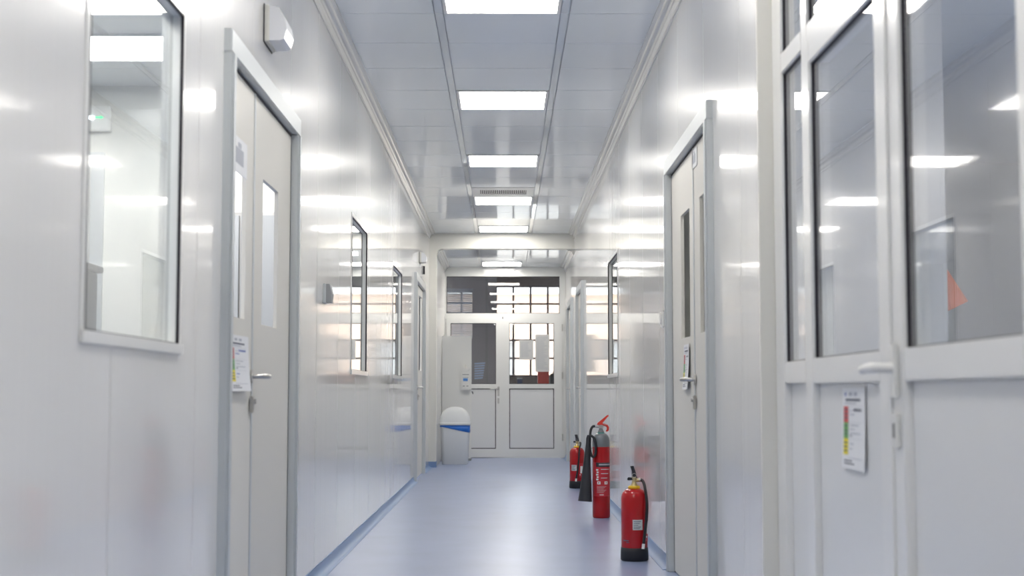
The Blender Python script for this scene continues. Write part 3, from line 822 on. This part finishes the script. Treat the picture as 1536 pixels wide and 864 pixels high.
def co2_ext():
    t = empty('fire_extinguisher', (.733, 10.87, 0))
    r = .0665
    MB().lathe([(r * .88, 0), (r * .98, .006), (r, .02), (r, .535)], 40).build('cylinder', RED, t)
    prof = [(r, .535), (r, .575)]
    for i in range(1, 9):
        a = R(80 * i / 8); prof.append((r * .35 + r * .65 * math.cos(a), .575 + .062 * math.sin(a)))
    MB().lathe(prof, 40).build('shoulder', GREYP, t)
    MB().lathe([(.026, .632), (.030, .637), (.026, .643)], 20).build('seal', TEAL, t)
    MB().lathe([(.024, .642), (.023, .655), (.016, .662), (.016, .675)], 20).build('neck', GREYP, t)
    v = MB().box(-.018, .018, -.014, .014, .672, .70, bev=.004)
    v.tube([(-.012, 0, .685), (-.045, 0, .690)], .010, 10); v.tube([(0, 0, .69), (.030, 0, .70)], .007, 8)
    v.build('valve', STEEL, t)
    h = MB(); h.extrude([(-.030, .702), (-.026, .715), (.045, .772), (.056, .776), (.060, .768), (.050, .760), (.012, .716), (.014, .70)], 'y', -.012, .012)
    h.build('squeeze_handle', REDP, t)
    c = MB(); c.tube([(-.018, 0, .703), (.025, 0, .702), (.045, 0, .695), (.054, 0, .680), (.052, 0, .662), (.040, 0, .652)], [.009, .010, .010, .010, .009, .007], 10)
    c.build('carry_handle', REDP, t)
    MB().tube([(.032 + .012 * math.cos(R(a)), -.014, .712 + .012 * math.sin(R(a))) for a in range(0, 361, 30)], .0013, 6).build('pull_pin', STEEL, t)
    # hose loop and horn
    ctrl = [(-.045, 0, .690), (-.062, -.002, .688), (-.078, -.01, .66), (-.086, -.03, .60), (-.088, -.05, .53), (-.078, -.062, .475), (-.060, -.066, .462), (-.046, -.066, .485), (-.044, -.066, .53), (-.052, -.064, .58), (-.066, -.06, .612), (-.088, -.05, .62)]
    P_ = [Vector(p) for p in ctrl]; hp = []
    for i in range(len(P_) - 1):
        p0, p1, p2, p3 = P_[max(i - 1, 0)], P_[i], P_[i + 1], P_[min(i + 2, len(P_) - 1)]
        for k in range(5):
            q = k / 5
            hp.append(.5 * ((2 * p1) + (p2 - p0) * q + (2 * p0 - 5 * p1 + 4 * p2 - p3) * q * q + (3 * p1 - p0 - 3 * p2 + p3) * q ** 3))
    hp.append(P_[-1])
    MB().tube(hp, .0095, 10).build('hose', BLACK, t)
    hb = MB(); hb.tube([(-.097, -.045, .625), (-.100, -.046, .60), (-.101, -.047, .56), (-.110, -.055, .42), (-.122, -.062, .20), (-.127, -.066, .128)], [.010, .016, .018, .027, .046, .053], 20)
    hb.build('horn', BLACKP, t)
    def curved(a0, a1, z0, z1, m, nm, rr, parent=t):
        q = MB(); n = 10
        for i in range(n):
            a, b = R(a0 + (a1 - a0) * i / n), R(a0 + (a1 - a0) * (i + 1) / n)
            q.add([(rr * math.cos(a), rr * math.sin(a), z0), (rr * math.cos(b), rr * math.sin(b), z0), (rr * math.cos(b), rr * math.sin(b), z1), (rr * math.cos(a), rr * math.sin(a), z1)], [(0, 1, 2, 3)])
        return q.build(nm, m, parent)
    lb = curved(-150, -20, .165, .42, LABELRED, 'label', r + .001)
    curved(-128, -20, .385, .418, BLACKP, 'label_band', r + .0016)
    curved(-108, -25, .397, .409, INKL, 'label_print', r + .0022)
    for k, z in enumerate((.365, .333, .30)): curved(-95, -35 - 8 * k, z, z + .005, PAPERG, 'label_print', r + .0018)
    # white lettering block running up the left of the label
    for k in range(5): curved(-128 + (k % 2) * 5, -112 + (k % 2) * 2, .285 + k * .018, .297 + k * .018, LABELW, 'label_print', r + .0018)
    for a in (-120, -72):
        curved(a, a + 22, .255, .277, LABELW, 'pictogram', r + .0018)
        curved(a + 7, a + 14, .262, .271, LABELRED, 'pictogram', r + .0024)
    for k in range(6): curved(-122, -60 - (k % 3) * 9, .238 - k * .009, .240 - k * .009, PAPERG, 'label_print', r + .0018)
    curved(-105, -78, .174, .179, LABELW, 'label_print', r + .0018)
    tag(t, 'tall red fire extinguisher with grey shoulder and black horn, middle of the three', 'fire extinguisher')
co2_ext()

# ------------------------------------------------------------------ rooms seen through the panes
def room(name_pre, x0, x1, y0, y1, z1, m, label, floor_m=FLOOR, skip=''):
    """shell of boxes outside the given inner volume; skip lists sides left open (w e s n t)"""
    T = .04
    mm = MB()
    if 'w' not in skip: mm.box(x0 - T, x0, y0, y1, 0, z1)
    if 'e' not in skip: mm.box(x1, x1 + T, y0, y1, 0, z1)
    if 's' not in skip: mm.box(x0 - T, x1 + T, y0 - T, y0, 0, z1)
    if 'n' not in skip: mm.box(x0 - T, x1 + T, y1, y1 + T, 0, z1)
    structure(mm.build('wall_' + name_pre, m), 'walls of the ' + label, 'wall')
    structure(MB().box(x0 - T, x1 + T, y0 - T, y1 + T, -.05, 0).build('floor_' + name_pre, floor_m), 'floor of the ' + label, 'floor')
    if 't' not in skip:
        structure(MB().box(x0 - T, x1 + T, y0 - T, y1 + T, z1, z1 + .04).build('ceiling_' + name_pre, WHITE), 'ceiling of the ' + label, 'ceiling')
W2 = mat('side_room_wall', (.72, .72, .68), .45, coat=.6, coat_r=.12)
room('left_room', -4.6, XL - .056, -1.0, 8.76, 2.85, W2, 'bright room behind the near left window', skip='e')
room('left_far_room', -4.6, XL - .056, 8.86, 20.9, 2.85, W2, 'room behind the far left windows', skip='e')
room('right_side_room', XR + .056, 1.60, 5.6, 12.6, 2.85, W2, 'narrow room behind the right double door', skip='w')
room('right_far_room', XR + .056, 3.2, 12.7, 20.7, 2.85, W2, 'room behind the far right doors', skip='w')
# room behind the partition with an inner corner, deeper part beyond
WR = mat('partition_room_wall', (.68, .69, .70), .55, coat=.2, coat_r=.35)
MBr = MB().box(1.06, 1.72, 5.50, 5.55, 0, 2.9).box(1.68, 1.72, 5.55, 12.0, 0, 2.9).box(1.68, 4.9, 12.0, 12.05, 0, 2.9).box(4.9, 4.94, YB, 12.05, 0, 2.9).box(1.02, 4.9, YB - .05, YB, 0, 2.9).box(1.02, 1.06, 5.0, 5.5, 0, 2.9)
structure(MBr.build('wall_partition_room', WR), 'grey walls of the dim room behind the glazed partition', 'wall')
structure(MB().box(1.02, 4.94, YB, 12.05, -.05, 0).build('floor_partition_room', FLOOR), 'floor of the dim room behind the glazed partition', 'floor')
structure(MB().box(1.02, 4.94, YB, 12.05, 2.9, 2.94).build('ceiling_partition_room', CEIL), 'ceiling of the dim room behind the glazed partition', 'ceiling')
k = 0
for x0, y0, lab in ((-2.55, 7.45, 'rectangular white light seen through the near left window, lower of the two'),
                    (-2.55, 6.45, 'rectangular white light seen at the top of the near left window')):
    panel_lamp(x0, x0 + 1.25, y0, y0 + .6, 2.85, lab, 'lights in the left room', RLAMPM)
for x0, y0, w_ in ((-2.6, 3.2, 'beside the near window'), (-2.6, .8, 'farthest from the exit sign')):
    panel_lamp(x0, x0 + 1.25, y0, y0 + .6, 2.85, 'rectangular white light in the left room ceiling, ' + w_, 'hidden lights in the left room', RLAMPM)
for y0, w_ in ((10.0, 'first'), (13.0, 'second'), (16.0, 'third'), (19.0, 'last')):
    panel_lamp(-2.6, -1.4, y0, y0 + .6, 2.85, w_ + ' rectangular light in the ceiling of the room behind the far left windows', 'lights in the far left room', RLAMPM)
for y0, w_ in ((6.6, 'nearer'), (9.6, 'farther')):
    panel_lamp(1.0, 1.5, y0, y0 + .5, 2.85, w_ + ' small panel light in the narrow room behind the right double door', 'lights in the right side room', RLAMPM)
for y0, w_ in ((14.0, 'nearer'), (18.0, 'farther')):
    panel_lamp(1.6, 2.6, y0, y0 + .6, 2.85, w_ + ' panel light in the room behind the far right doors', 'lights in the far right room', RLAMPM)
panel_lamp(2.6, 3.6, 2.6, 3.2, 2.9, 'panel light out of view behind the glazed partition, strengthened to brighten its glass', 'fill lights in the partition room', mat('partition_fill', (.9, .9, .9), .4, emit=((1, .98, .95), 26.0)))  # lamp out of view, strengthened to brighten the partition panes
panel_lamp(3.85, 4.8, 6.2, 6.8, 2.9, 'added fill light out of view, deep in the room behind the glazed partition', 'fill lights in the partition room', MATS['partition_fill'])  # second lamp added off frame to lighten the room behind the panes

panel_lamp(-1.9, -1.3, 21.9, 22.5, 3.35, 'added fill light in the dark room, left of the end doors, out of view', 'added fill lights in the dark end room', mat('end_room_fill', (.9, .9, .9), .4, emit=((1, .97, .95), 14.0)))  # added to lift the dark view through the transom

# things in the left room
t = empty('exit_sign', (-2.53, 8.755, 2.56))
MB().box(-.10, .09, -.05, 0, 0, .155, bev=.006).build('housing', WHITE, t)
MB().box(-.08, -.01, -.054, -.05, .07, .09).build('lamp_window', LED, t)
MB().extrude([(.0, .077), (.03, .077), (.03, .07), (.05, .082), (.03, .094), (.03, .087), (.0, .087)], 'y', -.053, -.05).build('arrow', GREEN_E, t)
tag(t, 'small white exit light with green arrow seen through the near left window', 'exit sign')
t = empty('room_door', (-2.9, 8.755, 0))
MB().plate('y', -.02, 0, -.5, .42, 0, 2.43, [(-.42, .34, -1, 2.35)]).build('door_frame', ALU, t)
MB().box(-.415, .335, -.012, 0, .01, 2.345, bev=.002).build('door_leaf', WHITE, t)
tag(t, 'white door in the back wall of the room behind the near left window', 'door')
t = empty('metal_cabinet', (-2.095, 6.15, 0))
CABM = mat('dark_grey_enamel', (.16, .165, .17), .45)
MB().box(-.26, .26, -.25, .25, .05, 1.48, bev=.006).build('body', CABM, t)
MB().box(-.28, .28, -.28, .27, 1.48, 1.51, bev=.004).build('top', CABM, t)
MB().box(-.25, .25, -.27, -.252, .06, 1.46, bev=.003).build('door_leaf', PAPERG, t)
tag(t, 'mid grey metal cabinet behind the lower left edge of the near left window', 'cabinet')

t = empty('steel_cabinet', (-1.55, 8.5, 0))
MB().box(-.28, .28, -.2, .2, .08, 2.0, bev=.006).build('body', STEEL, t)
for a, b in ((-.275, -.005), (.005, .275)):
    q = MB().box(a, b, -.218, -.201, .1, 1.98, bev=.003).build('door_leaf', MIDG, t)
    h = MB(); hx = -.04 if a < 0 else .04
    h.tube([(hx, -.215, 1.0), (hx, -.245, 1.01), (hx, -.245, 1.19), (hx, -.215, 1.2)], .006, 8); h.build('handle', STEEL, q)
for a in (-.25, .25):
    for b in (-.17, .17): MB().tube([(a, b, 0), (a, b, .085)], .015, 10).build('foot', STEEL, t)
tag(t, 'grey steel cabinet seen through the panes of the near left double door', 'cabinet')

# orange cloth on a stand in the deep room behind the partition
t = empty('cloth_stand', (2.93, 9.4, 0))
MB().tube([(0, 0, .015), (0, 0, 1.75)], .010, 8).build('pole', MIDG, t)
MB().lathe([(.16, 0), (.16, .012), (.02, .02)], 20).build('base', MIDG, t)
cm = MB(); nn = 14; vs = []
for i in range(nn):
    a = 2 * math.pi * i / nn; rr = .10 * (1 + .25 * math.cos(3 * a))
    vs.append((.02 + rr * math.cos(a), rr * math.sin(a), 1.50 + .05 * math.cos(a)))
for i in range(nn):
    a = 2 * math.pi * i / nn; rr = .012
    vs.append((rr * math.cos(a), rr * math.sin(a), 1.76))
cm.add(vs, [(i, (i + 1) % nn, nn + (i + 1) % nn, nn + i) for i in range(nn)] + [list(range(nn))[::-1], list(range(nn, 2 * nn))], 0, False)
cm.build('cloth', ORANGE, t)
tag(t, 'orange red folded cloth hanging on a stand behind the right partition glass', 'stand')

# ------------------------------------------------------------------ room beyond the end doors
YW = 28.0
room('end_room', -3.2, 5.2, YE + .12, YW, 3.35, BROWN, 'dark room beyond the end doors', floor_m=MIDG, skip='ns')
structure(MB().plate('y', YW, YW + .2, -3.2, 5.2, 0, 3.35, [(-2.56, 3.92, 1.27, 3.06)]).build('wall_window_side', BROWN), 'dark wall holding the big gridded window beyond the end doors', 'wall')
structure(MB().box(-3.2, -.98, YE + .09, YE + .12, 0, 3.35).box(.97, 5.2, YE + .09, YE + .12, 0, 3.35).box(-.98, .97, YE + .09, YE + .12, 2.85, 3.35).build('wall_end_room_near', GREYD), 'near wall of the dark room beyond the end doors', 'wall')
t = empty('window_5', (1.87, YW, 1.27))
structure(t, 'large gridded steel window seen through the end doors, hidden left bays added to light the blind', 'window')
inv = Matrix.Translation(-Vector(t.location))
MB().plate('y', YW + .03, YW + .09, -2.56, 3.92, 1.27, 3.06, [(-2.53, 3.89, 1.30, 3.03)]).build('window_frame', MULL, t, inv)
for k in range(-6, 12):  # bays hidden behind the dark partition are added to light the blind
    MB().box(-.17 + k * .3408 - .02, -.17 + k * .3408 + .02, YW + .04, YW + .08, 1.30, 3.03).build('mullion', MULL, t, inv)
for k in range(1, 5):
    MB().box(-2.53, 3.89, YW + .045, YW + .075, 1.27 + k * .358 - .018, 1.27 + k * .358 + .018).build('glazing_bar', MULL, t, inv)
MB().box(-2.53, 3.89, YW + .056, YW + .062, 1.30, 3.03).build('pane', GLASS, t, inv)
# dark partition with blind window on the left
structure(MB().plate('y', 24.0, 24.1, -3.2, -.135, 0, 3.35, [(-.98, -.545, 1.86, 2.69)]).build('wall_inner_partition', GREYD), 'dark partition left of the gridded window', 'wall')
t = empty('window_blind', (-.76, 23.99, 1.86))
MB().box(-.225, .225, 0, .03, .80, .85, bev=.003).build('head_rail', BLIND, t)
sl0 = MB().extrude([(-.004, 0), (.012, .030), (.014, .029), (-.002, -.001)], 'x', -.215, .215)
# polygon is in (y,z)
first = sl0.build('slat', BLIND, t)
for k in range(1, 24):
    q = first.copy(); COL.objects.link(q); q.location = (0, 0, k * .0335)
tag(t, 'white slatted blind on the small window left of the gridded window', 'blind')
#bl_room = MB().box(-1.4, -.2, 25.2, 25.25, 1.2, 3.2).build('wall_behind_blind', WHITE); structure(bl_room, 'pale wall panel behind the blind', 'wall')
t = empty('louvre_panel', (-.41, 23.3, 1.17))
for k in range(7):
    MB().extrude([(-.085, .04 * k), (.055 + .006 * k, .04 * k + .012), (.055 + .006 * k, .04 * k + .037), (-.085, .04 * k + .025)], 'y', -.01 + .002 * k, .01 + .002 * k).build('slat', SLATB, t)
MB().box(-.10, -.088, -.015, .015, -1.17, .30).box(.10, .112, .0, .03, -1.17, .30).build('frame', GREYD, t)
tag(t, 'small pale blue louvre panel seen low through the left end door glass', 'louvre')
t = empty('column', (-.30, 23.6, 0))
MB().box(-.02, .02, -.03, .03, 0, 3.35, bev=.004).build('post', MIDG, t)
tag(t, 'thin grey post in the dark room behind the left end door', 'post')
# counter with crate, black case and blue box
t = empty('counter', (.75, 22.9, 0))
MB().box(-.9, .9, -.3, .3, 1.05, 1.085, bev=.004).build('worktop', MIDG, t)
for x in (-.85, .85):
    for y in (-.25, .25): MB().box(x - .02, x + .02, y - .02, y + .02, 0, 1.05).build('leg', MIDG, t)
tag(t, 'dark counter behind the right end door glass', 'counter')
t = empty('red_crate', (.62, 22.85, 1.085))
MB().plate('z', .012, .20, -.09, .085, -.13, .13, [(-.08, .075, -.12, .12)]).box(-.09, .085, -.13, .13, 0, .012).build('body', REDP, t)
MB().plate('z', .19, .205, -.095, .09, -.135, .135, [(-.08, .075, -.12, .12)]).build('rim', REDP, t)
tag(t, 'red plastic crate on the dark counter behind the right end door', 'crate')
t = empty('black_case', (.80, 22.8, 1.085))
MB().box(-.07, .11, -.10, .10, 0, .17, bev=.012).build('body', BLACKP, t)
cbh = MB(); cbh.tube([(-.03, 0, .165), (-.025, 0, .20), (.05, 0, .205), (.06, 0, .165)], .008, 8); cbh.build('handle', BLACKP, t)
tag(t, 'black case beside the red crate behind the end door glass', 'case')
t = empty('blue_box', (.245, 22.85, 1.085))
MB().box(-.045, .04, -.05, .05, 0, .085, bev=.004).build('body', mat('dark_blue_plastic', (.015, .03, .12), .4), t)
MB().box(-.048, .043, -.053, .053, .085, .098, bev=.003).build('lid', PAPERG, t)
tag(t, 'small dark blue box with pale lid on the dark counter', 'box')

nt = BLIND.node_tree
_b = nt.nodes['Principled BSDF']; _o = nt.nodes['Material Output']; _t = nt.nodes.new('ShaderNodeBsdfTranslucent')
_t.inputs[0].default_value = (.7, .73, .8, 1); _m = nt.nodes.new('ShaderNodeMixShader'); _m.inputs[0].default_value = .7
nt.links.new(_b.outputs[0], _m.inputs[1]); nt.links.new(_t.outputs[0], _m.inputs[2]); nt.links.new(_m.outputs[0], _o.inputs[0])

# outdoors beyond the gridded window
g = MB().box(-40, 40, YW + .3, 80, -.3, -.05).build('ground', GROUND); structure(g, 'paved ground outside the gridded window', 'ground')
t = empty('apartment_building', (6, 52, -.05))
fa = MB().plate('y', 0, 6, -14, 14, 0, 4.6, [(x, x + 1.0, z, z + 1.3) for x in (-12, -9, -6.6, -4.2, -1.0, 2, 5, 8) for z in (1.6,)])
fa.build('facade', BEIGE, t)
for x in (-12, -9, -6.6, -4.2, -1.0, 2, 5, 8):
    MB().box(x, x + 1, .2, .25, 1.6, 2.9).build('window_pane', MIDG, t)
MB().box(-14.3, 14.3, -.4, 6.3, 4.6, 4.9).build('roof_edge', WHITE, t)
tag(t, 'low beige building outside the gridded window', 'building')
